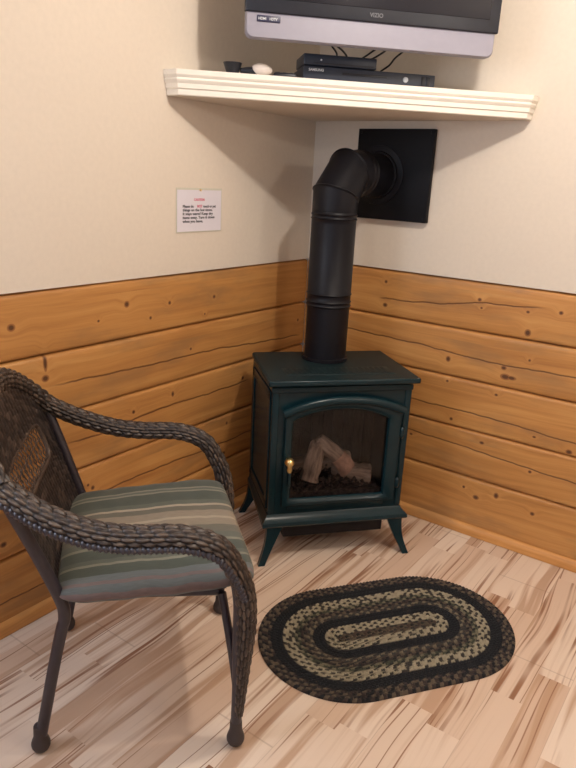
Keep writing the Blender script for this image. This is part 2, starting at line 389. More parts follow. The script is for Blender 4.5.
# pine log wainscot: rounded courses with real grooves; local x along the wall, +y out of the room face
Z_COURSES = [0.0, .258, .467, .682, .888, ZW-.002]
def wainscot(name, mat, L, seed):
    vs = []; fs = []; prof = []
    for i in range(5):
        z0, z1 = Z_COURSES[i], Z_COURSES[i+1]
        for t in (0, .008, .016, .028, .045, .08, .15, .3, .5, .7, .85, .92, .955, .972, .984, .992, 1):
            d = min(t, 1-t)*(z1-z0)
            dep = -.0015-.022*math.exp(-d/.0030)-.0018*(2*t-1)**4
            prof.append((dep, z0+t*(z1-z0)))
    nx = int(L/.04); n = len(prof)
    for i in range(nx+1):
        x = L*i/nx
        for dep, z in prof:
            w = .0012*noise.noise(Vector((x*3+seed, z*5, 1.0)))
            wz = .0025*noise.noise(Vector((x*2.2, round(z*4.7)+seed, 2.0))) if z > .05 else 0
            top = .004*noise.noise(Vector((x*9+seed, 5, 0))) if z > 1.08 else 0
            vs.append((x, dep+w, z+wz+min(0, top)))
    for i in range(nx):
        for j in range(n-1): fs.append((i*n+j, (i+1)*n+j, (i+1)*n+j+1, i*n+j+1))
    k = len(vs)
    for i in (0, nx): # back edge so it is a solid board
        vs += [(L*i/nx, -.033, 0), (L*i/nx, -.033, ZW-.002)]
    fs += [(k, k+2, k+3, k+1)]
    fs += [(k+1, k+3, nx*n+n-1, *[i*n+n-1 for i in range(nx-1, -1, -1)])]
    return mesh_obj(name, vs, fs, mat, smooth=50)
# left wall: local x = distance from the corner towards the camera, so world y = -x
Lk = [(1.525, .991, .014, .012), (1.091, 1.008, .012, .012), (.982, .946, .007, .007), (1.212, .967, .006, .005), (1.419, .865, .008, .030), (1.422, .815, .014, .012),
      (.888, .989, .008, .008), (.646, .985, .009, .008), (.699, .923, .005, .005), (.776, .796, .007, .006), (.873, .635, .008, .012), (.452, .609, .009, .009),
      (.054, .809, .008, .008), (1.069, .613, .008, .008), (1.261, .383, .009, .009), (1.605, .314, .012, .010), (.551, .428, .008, .008), (.566, .294, .008, .008), (1.28, .40, .006, .006), (1.9, .6, .012, .01), (2.3, .95, .014, .012)]
Lc = [[(.012, .735), (.334, .749), (.612, .767), (.989, .773), (1.256, .781), (1.44, .786)], [(.395, .594), (.64, .588), (.95, .592), (1.265, .571), (1.38, .582)], [(.2, .36), (.712, .345), (.84, .353), (1.3, .35)], [(.1, .085), (.39, .083), (.49, .081), (1.0, .10), (1.47, .109), (1.64, .113), (2.2, .12)]]
t1 = wainscot('trim_1', mat_wood('pine_logs_left', Lk, Lc, .93, 3.1), -YE, 1.0)
t1.matrix_world = Matrix(((0, 1, 0, 0), (-1, 0, 0, 0), (0, 0, 1, 0), (0, 0, 0, 1))); tag(t1, kind='structure')
Rk = [(.834, 1.019, .009, .008), (.846, .987, .006, .005), (1.029, .999, .008, .006), (1.15, 1.014, .009, .008), (1.04, .919, .013, .015), (.969, .763, .012, .009), (.98, .728, .022, .013), (1.005, .728, .020, .009),
      (1.064, .813, .006, .006), (.955, .646, .008, .006), (.412, 1.037, .008, .008), (.418, .936, .012, .010), (.734, .754, .011, .013), (.742, .659, .007, .006), (.78, .498, .008, .008), (.925, .428, .011, .007),
      (.606, .382, .008, .006), (1.129, .51, .008, .005), (1.266, .485, .013, .010), (1.135, .36, .008, .007), (.875, .209, .007, .007), (.933, .178, .014, .011), (1.017, .214, .011, .014), (1.172, .184, .010, .009), (1.6, .75, .014, .012), (2.0, .35, .012, .01)]
Rc = [[(.378, .965), (.687, .98), (.846, 1.007), (.95, 1.012), (1.1, 1.024)], [(.15, .805), (.252, .802), (.586, .793), (.882, .775), (1.243, .78), (1.6, .775)], [(.4, .548), (.597, .544), (.983, .541), (1.286, .523), (1.7, .52)], [(.45, .41), (.603, .40), (.839, .391), (1.09, .375), (1.313, .364), (1.7, .36)]]
t2 = wainscot('trim_2', mat_wood('pine_logs_back', Rk, Rc, 1.0, 8.4), XE, 7.0)
t2.matrix_world = Matrix(((1, 0, 0, 0), (0, -1, 0, 0), (0, 0, 1, 0), (0, 0, 0, 1))); tag(t2, kind='structure')
mb_base = mat_wood('pine_baseboard', [], [], 1.18, 5.0)
def base(name, L):
    pr = [(0, .002), (.020, .002), (.020, .018), (.018, .030), (.012, .040), (.003, .046), (0, .046)]
    b = MB(); b.rings([[Vector((x, d, z)) for d, z in pr] for x in (0, L)]); return b.build(name, mb_base, smooth=50)
o = base('baseboard_back', XE-.02); o.matrix_world = Matrix(((1, 0, 0, .02), (0, -1, 0, .002), (0, 0, 1, 0), (0, 0, 0, 1))); tag(o, kind='structure')
o = base('baseboard_left', -YE-.02); o.matrix_world = Matrix(((0, 1, 0, -.002), (-1, 0, 0, -.02), (0, 0, 1, 0), (0, 0, 0, 1))); tag(o, kind='structure')

# ------------------------------------------------------------------ stove
SA = math.radians(49.4)
stove = tag(empty('gas_stove', (.403, -.400, 0), SA), 'dark teal enamelled freestanding gas stove on four splayed legs in the corner', 'stove')
YF = -.19            # front face plane of the body
def arch(x0, x1, z0, zs, zt, n=24, pointy=.0):
    """closed outline: bottom-left, bottom-right, up, over the arch, down"""
    pts = [(x0+(x1-x0)*i/10, z0) for i in range(10)]+[(x1, z0+(zs-z0)*i/10) for i in range(10)]
    for i in range(n+1):
        t = i/n; x = x1+(x0-x1)*t; pts.append((x, zs+(zt-zs)*(1-abs(2*t-1)**2.2)))
    pts += [(x0, zs+(z0-zs)*i/10) for i in range(1, 10)]
    return pts
inner = arch(-.192, .186, .262, .578, .622); n_in = len(inner)
outer = arch(-.226, .238, .232, .606, .664)
def rect_match(pts, x0, x1, z0, z1, c=(0, .43)):
    out = []
    for (x, z) in pts:
        dx, dz = x-c[0], z-c[1]; t = min([((x1 if dx > 0 else x0)-c[0])/dx if abs(dx) > 1e-6 else 9, ((z1 if dz > 0 else z0)-c[1])/dz if abs(dz) > 1e-6 else 9])
        out.append((c[0]+dx*t, c[1]+dz*t))
    return out
def loops(mb, Ls, mi=0, close=False):
    n = len(Ls[0]); v = [Vector(q) for L in Ls for q in L]; f = []
    m = len(Ls)
    for i in range(m if close else m-1):
        a = i*n; c = ((i+1) % m)*n
        f += [(a+j, a+(j+1) % n, c+(j+1) % n, c+j) for j in range(n)]
    mb.add(v, f, mi)
def at(pts, y): return [(x, y, z) for x, z in pts]
# body shell (hollow behind the door)
b = MB()
BX0, BX1, BZ0, BZ1, YB = -.275, .275, .185, .715, .185
hole = arch(-.20, .20, .25, .585, .632)
ro = rect_match(hole, BX0, BX1, BZ0, BZ1)
loops(b, [at(hole, YF+.012), at(ro, YF+.012), at(ro, YF), at(hole, YF)], close=True)
b.box(BX0, BX0+.006, YF+.012, YB, BZ0, BZ1); b.box(BX1-.006, BX1, YF+.012, YB, BZ0, BZ1)
b.box(BX0, BX1, YB-.006, YB, BZ0, BZ1); b.box(BX0, BX1, YF+.012, YB, BZ0, BZ0+.006)
# corner pilasters and upper moulding
for s in (-1, 1): b.box(s*.262-.013, s*.262+.013, YF-.006, YF+.006, .20, .70, .004)
b.box(-.279, .279, YF-.008, YF+.004, .690, .713, .004)
# side panel recess frame
for s in (-1, 1):
    xs = s*.275
    for y0, y1, z0, z1 in ((-.17, .17, .21, .245), (-.17, .17, .655, .69), (-.17, -.135, .21, .69), (.135, .17, .21, .69)): b.box(min(xs, xs+s*.005), max(xs, xs+s*.005), y0, y1, z0, z1, .002)
b.build('body', M['enamel'], stove, 35)
# firebox
b = MB(); b.box(-.215, .215, -.165, .02, .235, .245); b.box(-.225, -.215, -.165, .02, .235, .66); b.box(.215, .225, -.165, .02, .235, .66); b.box(-.225, .225, .02, .03, .235, .66); b.box(-.225, .225, -.165, .03, .65, .66)
for i in range(9): b.box(-.19+i*.045, -.165+i*.045, .012, .022, .27, .62, .003)
b.build('firebox', M['firebox'], stove, None)
# top slab with bullnose edge and vent recess
b = MB()
def slab(x, y0, y1, z): return [Vector((-x, y0, z)), Vector((x, y0, z)), Vector((x-.002, y1, z)), Vector((-x+.018, y1, z))]
b.rings([slab(.274, -.192, .190, .716), slab(.290, -.208, .194, .719), slab(.297, -.216, .198, .726), slab(.297, -.216, .198, .738), slab(.292, -.210, .196, .743), slab(.286, -.202, .193, .745)])
b.build('top_plate', M['enamel_top'], stove, 30)
# upper lip strip: teal front edge of the top
b = MB(); b.box(-.296, .296, -.222, -.206, .722, .744, .006)
b.build('top_edge', M['enamel'], stove, 30)
b = MB(); b.box(-.215, .215, -.155, -.060, .744, .7475, .002)
for i in range(18): b.box(-.200+i*.0225, -.188+i*.0225, -.145, -.07, .7473, .7488)
b.build('top_grille', M['enamel_top'], stove, 30)
# flared lower rim
b = MB()
def skirt(xf, xb, yf, yb, z): return [Vector((-xf, yf, z)), Vector((xf, yf, z)), Vector((xb, yb, z)), Vector((-xb, yb, z))]
b.rings([skirt(.297, .280, -.222, .192, .152), skirt(.300, .282, -.225, .194, .158), skirt(.298, .281, -.222, .193, .170), skirt(.288, .278, -.208, .190, .178), skirt(.280, .276, -.198, .188, .188), skirt(.277, .2755, -.193, .187, .195)])
b.build('lower_rim', M['enamel'], stove, 30)
b = MB(); b.box(-.20, .20, -.196, -.186, .208, .226, .003)
b.build('ash_lip', M['enamel'], stove, 30)
# legs: tapering, curved outwards
def leg(sx, sy):
    b = MB(); rg = []
    for i in range(15):
        t = i/14; z = .155*(1-t)
        out = .012 + .034*t + .0*t; flare = .012*math.sin(PI*t)
        w = .038*(1-t)**1.8+.026; x = sx*(.268+out-flare*.8); y0 = (-.200 if sy < 0 else .175)+sy*(.006+.026*t-flare*.6)
        ang = 0
        rg.append([Vector((x-sx*w*1.0, y0-.5*w*sy*0-.010*sy*0-.011, z)), Vector((x, y0-.011, z)), Vector((x, y0+.011, z)), Vector((x-sx*w, y0+.011, z))] if sx > 0 else
                  [Vector((x, y0-.011, z)), Vector((x-sx*w, y0-.011, z)), Vector((x-sx*w, y0+.011, z)), Vector((x, y0+.011, z))])
    b.rings(rg)
    return b.build('leg', M['enamel'], stove, 40)
for sx in (-1, 1):
    for sy in (-1, 1): leg(sx, sy)
b = MB(); b.box(-.205, .212, -.178, .12, .082, .19, .004)
b.build('valve_box', M['black_metal'], stove)
# door
door = None
b = MB()
mid_o = [(x*.985, .43+(z-.43)*.985) for x, z in outer]; mid_i = [(x*1.03, .43+(z-.43)*1.03) for x, z in inner]
loops(b, [at(inner, YF-.004), at(outer, YF-.001), at(outer, YF-.014), at(mid_o, YF-.020), at([((a+c)/2, (d+e)/2) for (a, d), (c, e) in zip(outer, inner)], YF-.023), at(mid_i, YF-.018), at(inner, YF-.010)], close=True)
# heavier arched brow on the door
brow = []
for i in range(33):
    t = i/32; x = -.232+.476*t; z = .612+.050*(1-abs(2*t-1)**2.2); brow.append(Vector((x, YF-.020, z)))
b.tube(brow, .017, 12)
door = b.build('door', M['enamel'], stove, 40)
b = MB(); b.prism([(x*1.02, .43+(z-.43)*1.02) for x, z in inner], YF-.001, YF+.003, 'y')
b.build('glass_pane', M['glass'], door, None)
# brass knob on its bent handle
b = MB(); kx, kz = -.212, .436
b.tube([(kx, YF-.018, kz-.002), (kx, YF-.045, kz)], .006, 12)
b.lathe([(.0001, -.030), (.010, -.028), (.0165, -.016), (.0178, -.004), (.013, .005), (.006, .008), (.0001, .009)], (kx, YF-.048, kz), 'y', 20)
b.lathe([(.0001, -.052), (.007, -.050), (.010, -.040), (.008, -.030), (.010, -.026), (.006, -.012), (.0055, .004), (.0001, .005)], (kx+.006, YF-.040, kz), 'z', 16)
tag(b.build('door_knob', M['brass'], door, 60), 'polished brass knob')
b = MB(); b.lathe([(.0001, -.115), (.006, -.112), (.006, -.055), (.0001, -.050)], (kx+.010, YF-.030, kz), 'z', 14)
b.build('latch_rod', M['enamel'], door, 60)
for hz in (.518, .305):
    b = MB(); b.lathe([(.0001, -.024), (.008, -.021), (.011, -.012), (.011, .012), (.008, .021), (.0001, .024)], (.246, YF-.014, hz), 'z', 16)
    b.build('hinge', M['enamel'], stove, 60)
# logs and coals
def log(p0, p1, r0, r1, seed, bend=(0, 0, 0), endcap=False, par=None):
    p0, p1 = Vector(p0), Vector(p1); N = 26; seg = 22; ax = (p1-p0).normalized(); L = (p1-p0).length
    q = ax.to_track_quat('X', 'Z').to_matrix(); vs = []; fm = []
    rg = []
    for i in range(N+1):
        t = i/N; c = Vector((L*t, 0, 0)); r = r0+(r1-r0)*t
        if i == 0 or i == N: r *= .86
        bd = math.sin(PI*t)
        ring = []
        for j in range(seg):
            a = 2*PI*j/seg; k = r*(1+.22*noise.noise(Vector((t*4+seed, math.cos(a)*1.6, math.sin(a)*1.6)))+.10*noise.noise(Vector((t*3+seed, a*4, 3.0)))+.08*math.sin(a*5+seed+t*2))
            ring.append(c+Vector((0, math.cos(a)*k, math.sin(a)*k))+Vector(bend)*bd)
        rg.append(ring)
    b = MB(); b.rings(rg, mi=0)
    if endcap: b.fm = [1 if (k >= N*seg*.62) else 0 for k in range(len(b.fm))]; b.fm[-2] = 0
    o = b.build('log', M['log'], par, 60, mats=[M['log'], M['log_end']])
    o.matrix_local = Matrix.Translation(p0) @ q.to_4x4(); return o
log((-.092, -.120, .292), (-.050, -.085, .447), .040, .030, 1.0, (-.018, 0, .012), par=stove)
log((-.060, -.078, .455), (.066, -.132, .335), .027, .036, 4.0, (0, 0, .012), True, par=stove)
log((.020, -.050, .302), (.175, -.100, .298), .040, .044, 7.0, par=stove)
log((-.150, -.020, .315), (.110, -.010, .335), .036, .034, 9.0, par=stove)
b = MB(); rnd = random.Random(3)
for i in range(420):
    x = rnd.uniform(-.185, .185); y = rnd.uniform(-.155, -.01); z = .262+.045*max(0, 1-abs(x)/.28)*rnd.random()+(.03 if y > -.08 else 0); r = rnd.uniform(.006, .013)
    pts = [Vector((rnd.uniform(-1, 1), rnd.uniform(-1, 1), rnd.uniform(-.8, .8))).normalized()*r*rnd.uniform(.8, 1.2) for _ in range(1)]
    v = [Vector((x, y, z))+Vector(d)*r*rnd.uniform(.7, 1.3) for d in ((1, 0, 0), (-1, 0, 0), (0, 1, 0), (0, -1, 0), (0, 0, 1), (0, 0, -1))]
    b.add(v, [(0, 2, 4), (2, 1, 4), (1, 3, 4), (3, 0, 4), (2, 0, 5), (1, 2, 5), (3, 1, 5), (0, 3, 5)])
b.box(-.20, .20, -.16, .005, .245, .268)
tag(b.build('coals', M['ember'], stove, 20), kind='stuff')

# ------------------------------------------------------------------ flue pipe
PX, PY, PR = .342, -.347, .087
flue = tag(empty('flue_pipe', (PX, PY, .7465)), 'matte black flue pipe rising from the stove and elbowing into the wall', 'pipe')
def beads(z): return [(PR, z-.012), (PR+.004, z-.008), (PR, z-.004), (PR, z+.004), (PR+.004, z+.008), (PR, z+.012)]
b = MB(); b.lathe([(.0001, 0), (PR+.006, 0), (PR+.006, .012), (PR-.002, .014), (PR-.002, .235)], seg=40)
b.build('lower_section', M['black_metal'], flue, 50)
b = MB(); b.lathe([(PR-.003, .215), (PR, .216)]+beads(.232)+beads(.262)[2:]+[(PR, .54)]+beads(.566)+[(PR, .588), (.0001, .589)], seg=40)
b.build('upper_section', M['black_metal'], flue, 50)
# segmented elbow turning to +y
zE = .588; RB = .140    # bend radius
cuts = [0, 30, 60, 90]
b = MB()
def ring_at(ang, r=PR, push=0):
    a = math.radians(ang); c = Vector((0, RB-RB*math.cos(a), zE+RB*math.sin(a))); t = Vector((0, math.sin(a), math.cos(a))); s = Vector((0, math.cos(a), -math.sin(a)))
    c = c+t*push
    return [c+Vector((math.cos(2*PI*j/40)*r, 0, 0))+s*math.sin(2*PI*j/40)*r for j in range(40)]
def gore(a0, a1, am_): # straight pipe piece between two mitre planes
    am = math.radians(am_); t = Vector((0, math.sin(am), math.cos(am))); s = Vector((0, math.cos(am), -math.sin(am)))
    cm = Vector((0, RB-RB*math.cos(am), zE+RB*math.sin(am))); out = []
    for a in (a0, a1):
        ar = math.radians(a); n = Vector((0, math.sin(ar), math.cos(ar))); pc = Vector((0, RB-RB*math.cos(ar), zE+RB*math.sin(ar))); ring = []
        for j in range(40):
            p = cm+Vector((math.cos(2*PI*j/40)*PR, 0, 0))+s*math.sin(2*PI*j/40)*PR
            k = (pc-p).dot(n)/t.dot(n); ring.append(p+t*k)
        out.append(ring)
    return out
for a0, a1, am_ in ((-1, 22.5, 0), (22.5, 67.5, 45), (67.5, 91, 90)):
    r = gore(a0, a1, am_); b.rings(r)
for a, am_ in ((22.5, 0), (67.5, 90)):
    base_r = gore(a-.01, a, am_)[1]; cc = sum(base_r, Vector())/40; ar = math.radians(a); nn = Vector((0, math.sin(ar), math.cos(ar)))
    b.rings([[cc+(p-cc)*k+nn*h for p in base_r] for k, h in ((.99, -.005), (1.04, -.001), (1.04, .001), (.99, .005))], cap=False)
b.build('elbow', M['black_metal'], flue, 40)
zH = zE+RB; y0 = RB; yw = -PY-.034
b = MB(); b.lathe([(.0001, y0-.005), (PR, y0-.004), (PR+.004, y0+.006), (PR, y0+.012), (PR, y0+.022), (PR+.004, y0+.028), (PR, y0+.034), (PR, yw), (.0001, yw+.001)], (0, 0, zH), 'y', 40)
b.build('horizontal_section', M['black_metal'], flue, 50)
b = MB(); b.lathe([(PR+.001, yw-.012), (PR+.006, yw-.010), (PR+.008, yw), (PR+.030, yw+.003), (PR+.031, yw+.008), (PR+.001, yw+.008)], (0, 0, zH), 'y', 48)
b.build('wall_collar', M['black_metal'], flue, 40)
wp = MB(); wp.box(.235, .578, -.026, -.002, 1.297, 1.656, .003)
plate = wp.build('wall_thimble_plate', M['plate_black'], None, 30); tag(plate, 'large square black metal plate on the wall around the flue pipe', 'plate')
for dx, dz in ((.25, 1.312), (.563, 1.312), (.25, 1.641), (.563, 1.641)):
    b = MB(); b.lathe([(.0001, -.0295), (.004, -.029), (.005, -.026), (.0001, -.0255)], (dx, 0, dz), 'y', 12); b.build('screw', M['black_metal'], plate, 50)

# ------------------------------------------------------------------ corner shelf
path = [(0.0, -.917), (.060, -.917), (.950, -.062), (.950, 0.0)]
prof = [(0, 1.687), (.004, 1.690), (.004, 1.706), (.009, 1.710), (.009, 1.724), (.013, 1.728), (.016, 1.735), (.013, 1.741), (.016, 1.744), (.019, 1.750), (.019, 1.765)]
def offset_path(P, d):
    out = []; n = len(P)
    for i, p in enumerate(P):
        p = Vector(p)
        def nrm(a, c): t = (Vector(c)-Vector(a)).normalized(); return Vector((t.y, -t.x))
        if i == 0: nn = nrm(P[0], P[1]); out.append(p+nn*d)
        elif i == n-1: nn = nrm(P[-2], P[-1]); out.append(p+nn*d)
        else:
            n1 = nrm(P[i-1], P[i]); n2 = nrm(P[i], P[i+1]); m = (n1+n2).normalized(); out.append(p+m*d/m.dot(n1))
    return out
b = MB(); rg = []
for d, z in prof:
    q = offset_path(path, d-.019); rg.append([Vector((.001, -.001, z))]+[Vector((max(.001, v.x), min(-.001, v.y), z)) for v in q])
b.rings(rg)
b.fm[-2] = 1  # underside takes the darker wall colour to paint in its shade
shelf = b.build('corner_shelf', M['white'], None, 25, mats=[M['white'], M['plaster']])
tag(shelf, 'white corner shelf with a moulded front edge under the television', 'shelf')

# ------------------------------------------------------------------ television
DA = math.radians(45)
def diag(t, c, z): q = 2**-.5; return Vector(((t+c)*q, (t-c)*q, z))
CT = .76
tv = tag(empty('television', diag(.022, CT, 1.861), DA), 'wall-mounted flat television with black screen and silver lower bezel above the shelf', 'television')
# local: x along the screen, -y toward the room, z up
w2 = .415
def rrect(x0, x1, z0, z1, r, n=6, corners=(1, 1, 1, 1)):
    pts = []
    for k, (cx, cz, a0) in enumerate(((x0+r, z0+r, PI), (x1-r, z0+r, 1.5*PI), (x1-r, z1-r, 0), (x0+r, z1-r, .5*PI))):
        if corners[k]: pts += [(cx+r*math.cos(a0+.5*PI*i/n), cz+r*math.sin(a0+.5*PI*i/n)) for i in range(n+1)]
        else: pts.append(((x0, z0), (x1, z0), (x1, z1), (x0, z1))[k])
    return pts
b = MB()
pr = rrect(-w2, w2, 0, .545, .022); cen = (0, .27)
def sc(P, k): return [(cen[0]+(x-cen[0])*(1-k/w2), cen[1]+(z-cen[1])*(1-k/.27)) for x, z in P]
loopsF = [at(sc(pr, .004), .0), at(pr, .006), at(pr, .030), at(sc(pr, .012), .040)]
b.rings([[Vector(v) for v in L] for L in loopsF])
b.build('silver_frame', M['silver'], tv, 40)
b = MB(); b.box(-w2-.003, w2+.006, -.008, .022, .073, .552, .004); fr = b.build('black_bezel', M['black_plastic'], tv, 40)
b = MB(); b.box(-.385, .385, -.0095, -.006, .112, .525, .001); scr = b.build('screen', M['screen'], tv, None)
b = MB(); b.rings([[Vector((x*s, y, .06+z*h)) for x, z in ((-1, 0), (1, 0), (1, 1), (-1, 1))] for s, y, h in ((.39, .034, .44), (.385, .075, .43), (.31, .10, .34))]); b.build('back_casing', M['black_plastic'], tv, 30)
b = MB(); b.box(-.380, -.306, -.0035, .004, .047, .066, .002); bd = b.build('badge', M['badge'], tv, 30); tag(bd, 'small dark badge with pale lettering')
rotT = (PI/2, 0, 0)
text_mesh('badge_print', 'HDMI', .0105, M['white_print'], bd, (-.376, -.0042, .0525), rotT, .0002, sx=.95)
text_mesh('badge_print', 'HDTV', .0105, M['white_print'], bd, (-.341, -.0042, .0525), rotT, .0002, sx=.88)
text_mesh('logo', 'VIZIO', .017, M['grey_print'], fr, (-.020, -.0088, .088), rotT, .0003)
b = MB(); b.tube([(-.0, .09, .28), (-.0, .40, .28)], .022, 12); b.tube([(-.12, .40, .28), (.12, .40, .28)], .018, 12); b.box(-.11, .11, .098, .112, .18, .38, .003)
b.tube([(-.10, .40, .28), (-.10, .58, .28)], .012, 10); b.tube([(.10, .40, .28), (.10, .58, .28)], .012, 10)
b.build('mount_arm', M['black_metal'], tv, 40)

# ------------------------------------------------------------------ boxes on the shelf
ZS = 1.7655
dvd = tag(empty('disc_player', diag(.058, .62, ZS), DA), 'long dark slim disc player lying on the shelf below a smaller box', 'disc player')
b = MB(); b.box(-.236, .236, 0, .20, .004, .050, .003); b.build('case', M['box_plastic'], dvd)
b = MB(); b.box(-.236, .236, -.004, .001, .006, .049, .002); fp = b.build('front_panel', M['box_plastic'], dvd)
b = MB(); b.box(-.10, .06, -.0048, -.003, .028, .036, .001); b.build('disc_tray', M['black_plastic'], dvd)
b = MB(); b.lathe([(.0001, -.010), (.0085, -.009), (.0095, -.004), (.0001, -.003)], (.128, 0, .028), 'y', 20); tag(b.build('power_button', M['white_print'], dvd, 50), 'pale round button')
b = MB(); b.box(.186, .200, -.0052, -.003, .012, .042, .001); b.box(.204, .218, -.0052, -.003, .012, .042, .001); b.build('card_slots', M['black_plastic'], dvd)
for x in (-.20, .20):
    for y in (.03, .17):
        b = MB(); b.lathe([(.0001, 0), (.008, 0), (.008, .005), (.0001, .0055)], (x, y, 0), 'z', 14); b.build('rubber_foot', M['foot'], dvd)
text_mesh('print', 'SAMSUNG', .0115, M['white_print'], fp, (-.218, -.0045, .034), rotT, .0003)
box2 = tag(empty('set_top_box', diag(-.042, .618, ZS+.0505), DA), 'small dark set-top box sitting on the left end of the long player', 'set-top box')
b = MB(); b.box(-.136, .122, 0, .15, .002, .038, .004); b.build('case', M['box_plastic'], box2)
b = MB(); b.lathe([(.0001, -.002), (.003, -.0018), (.003, .001)], (-.075, 0, .020), 'y', 12); tag(b.build('indicator_light', M['white_print'], box2), 'tiny pale light')
b = MB(); b.box(-.10, .11, -.0015, .001, .008, .011); b.build('panel_line', M['black_plastic'], box2)

# small things left of the boxes
b = MB(); b.lathe([(.0001, 0), (.017, 0), (.020, .004), (.031, .036), (.032, .038), (.029, .038), (.018, .010), (.0001, .009)], seg=28)
cup = b.build('small_cup', M['black_plastic'], None, 50, loc=diag(-.420, .628, ZS)); tag(cup, 'little black flared cup standing at the left end of the shelf', 'cup')
b = MB(); rg = []
for i in range(13):
    t = i/12; r = .0195*math.sin(PI*min(.97, max(.06, .12+t*.86)))**.6; rg.append([Vector((-.034+.068*t, r*1.25*math.cos(a*PI/12), .0225+r*1.1*math.sin(a*PI/12))) for a in range(24)])
b.rings(rg)
air = tag(empty('plug_in_freshener', diag(-.320, .628, ZS), DA), 'rounded beige and black plastic gadget lying beside the small black cup', 'gadget')
b.build('beige_shell', M['beige'], air, 60)
b = MB(); b.lathe([(.0001, -.075), (.008, -.073), (.012, -.055), (.015, -.03), (.016, -.018), (.0001, -.017)], (0, 0, .0165), 'x', 20); b.build('black_plug', M['black_plastic'], air, 50)
rc = tag(empty('remote_control', diag(-.240, .62, ZS), DA-.03), 'slim black remote lying on the shelf against the dark boxes', 'remote control')
b = MB(); b.box(-.040, .040, -.01, .12, .001, .021, .007); b.build('shell', M['black_plastic'], rc, 50)
b = MB()
for i in range(3):
    for j in range(6): b.box(-.03+i*.023, -.018+i*.023, .0+j*.018, .010+j*.018, .0205, .0225, .001)
b.build('buttons', M['grey_print'], rc, 30)

# hanging cables behind the player
def cable(pts, label, r=.0032):
    b = MB(); b.tube(catmull([diag(*q) for q in pts], 8), r, 8); o = b.build('cable', M['cable'], None, 60); tag(o, label, 'cable', 'cables between the television and the boxes')
cable([(-.10, .66, 1.93), (-.095, .65, 1.885), (-.075, .64, 1.864), (-.06, .60, 1.859), (-.04, .50, 1.859)], 'leftmost black cable dropping from the television onto the small box')
cable([(-.115, .66, 1.95), (-.085, .65, 1.89), (-.05, .64, 1.866), (-.02, .58, 1.860), (.0, .5, 1.860)], 'second black cable from the left, curving onto the small box')
cable([(.10, .66, 1.95), (.082, .65, 1.895), (.055, .63, 1.872), (.040, .55, 1.860), (.03, .47, 1.860)], 'middle one of the five black cables, dropping onto the right half of the small box')
cable([(.14, .66, 1.95), (.118, .64, 1.895), (.088, .60, 1.868), (.070, .52, 1.860), (.055, .47, 1.860)], 'second black cable from the right, slanting down to the end of the small box')
cable([(.20, .66, 1.95), (.178, .64, 1.895), (.150, .60, 1.865), (.140, .57, 1.845), (.125, .54, 1.832), (.120, .47, 1.822)], 'rightmost black cable bending down onto the long player')

# ------------------------------------------------------------------ note on the left wall
nt_ = tag(empty('wall_note', (.0012, -.738, 1.237), PI/2), 'white printed notice with red heading pinned to the cream wall', 'notice')
# local x runs along +y of the room, local -y faces the room
b = MB(); b.box(-.121, .121, -.0012, 0, 0, .157); b.build('plastic_sleeve', M['sleeve'], nt_, None)
b = MB(); b.box(-.117, .117, -.0022, -.0012, .004, .150); pp = b.build('paper', M['paper'], nt_, None)
b = MB(); b.lathe([(.0001, -.008), (.004, -.007), (.003, -.002), (.0001, -.001)], (.0, 0, .150), 'y', 12); b.build('tack', M['brass'], nt_, 50)
text_mesh('heading', 'CAUTION', .0125, M['red_ink'], pp, (-.004, -.0026, .112), rotT, .0002, 'CENTER')
text_mesh('body_text', 'Please do', .0135, M['ink'], pp, (-.090, -.0026, .0885), rotT, .0003, sx=1.1)
text_mesh('red_word', 'NOT', .0135, M['red_ink'], pp, (-.015, -.0026, .0885), rotT, .0003, sx=.9)
text_mesh('body_text', 'touch or put', .0135, M['ink'], pp, (.018, -.0026, .0885), rotT, .0003, sx=.98)
for i, s_ in enumerate(('things on the hot stove.', 'It stays warm! Keep dry', 'items away. Turn it down', 'when you leave.')):
    text_mesh('body_text', s_, .0135, M['ink'], pp, (-.090, -.0026, .0755-i*.0133), rotT, .0003, sx=1.22)

# ------------------------------------------------------------------ wicker armchair
CO = Vector((.473, -1.487, 0)); CA = math.radians(45.4)
chair = tag(empty('wicker_armchair', CO, CA), 'brown woven wicker armchair with curved arms facing the rug', 'armchair')
def woven(path, ra, rb, rows, cell, name, mat, parent, up=Vector((0, 0, 1)), taper=None, amp=.0075, per=9, lanes=6, sheet=0.0):
    P, L = resample([Vector(p) for p in path], cell/per); fr = []
    # side vector stays lateral so rows keep their place
    fr = frames(P, up); nseg = rows*lanes; vs = []; tn = []; rr = random.Random(hash(name) & 255 if False else 11)
    tones = {}
    for i, p in enumerate(P):
        t, a, c = fr[i]; k = i/(len(P)-1); tp = taper(k) if taper else 1.0
        for j in range(nseg):
            th = 2*PI*j/nseg; row = j//lanes; fv = (j % lanes)/lanes
            s = i/per+.5*(row % 2)+.12*math.sin(row*2.3); ci = int(s); fu = s-ci
            key = (row, ci)
            if key not in tones: tones[key] = rr.random()
            h = (spow(fu, .55))*(spow((fv+.5/lanes), .6))
            e = 1+(h*amp-amp*.4)/((ra+rb)/2)*1.0
            vs.append(p+(a*math.cos(th)*rb+c*math.sin(th)*ra)*tp*e)
            tn.append(float(.0 if h < .42 else .35+.65*tones[key]*(1 if (j % lanes) in (2, 3, 4) else .6)))
    n = nseg; fs = []
    for i in range(len(P)-1):
        for j in range(n): fs.append((i*n+j, i*n+(j+1) % n, (i+1)*n+(j+1) % n, (i+1)*n+j))
    fs.append(tuple(range(n))); fs.append(tuple((len(P)-1)*n+j for j in range(n)))
    return mesh_obj(name, vs, fs, mat, parent, 60, tone=tn)
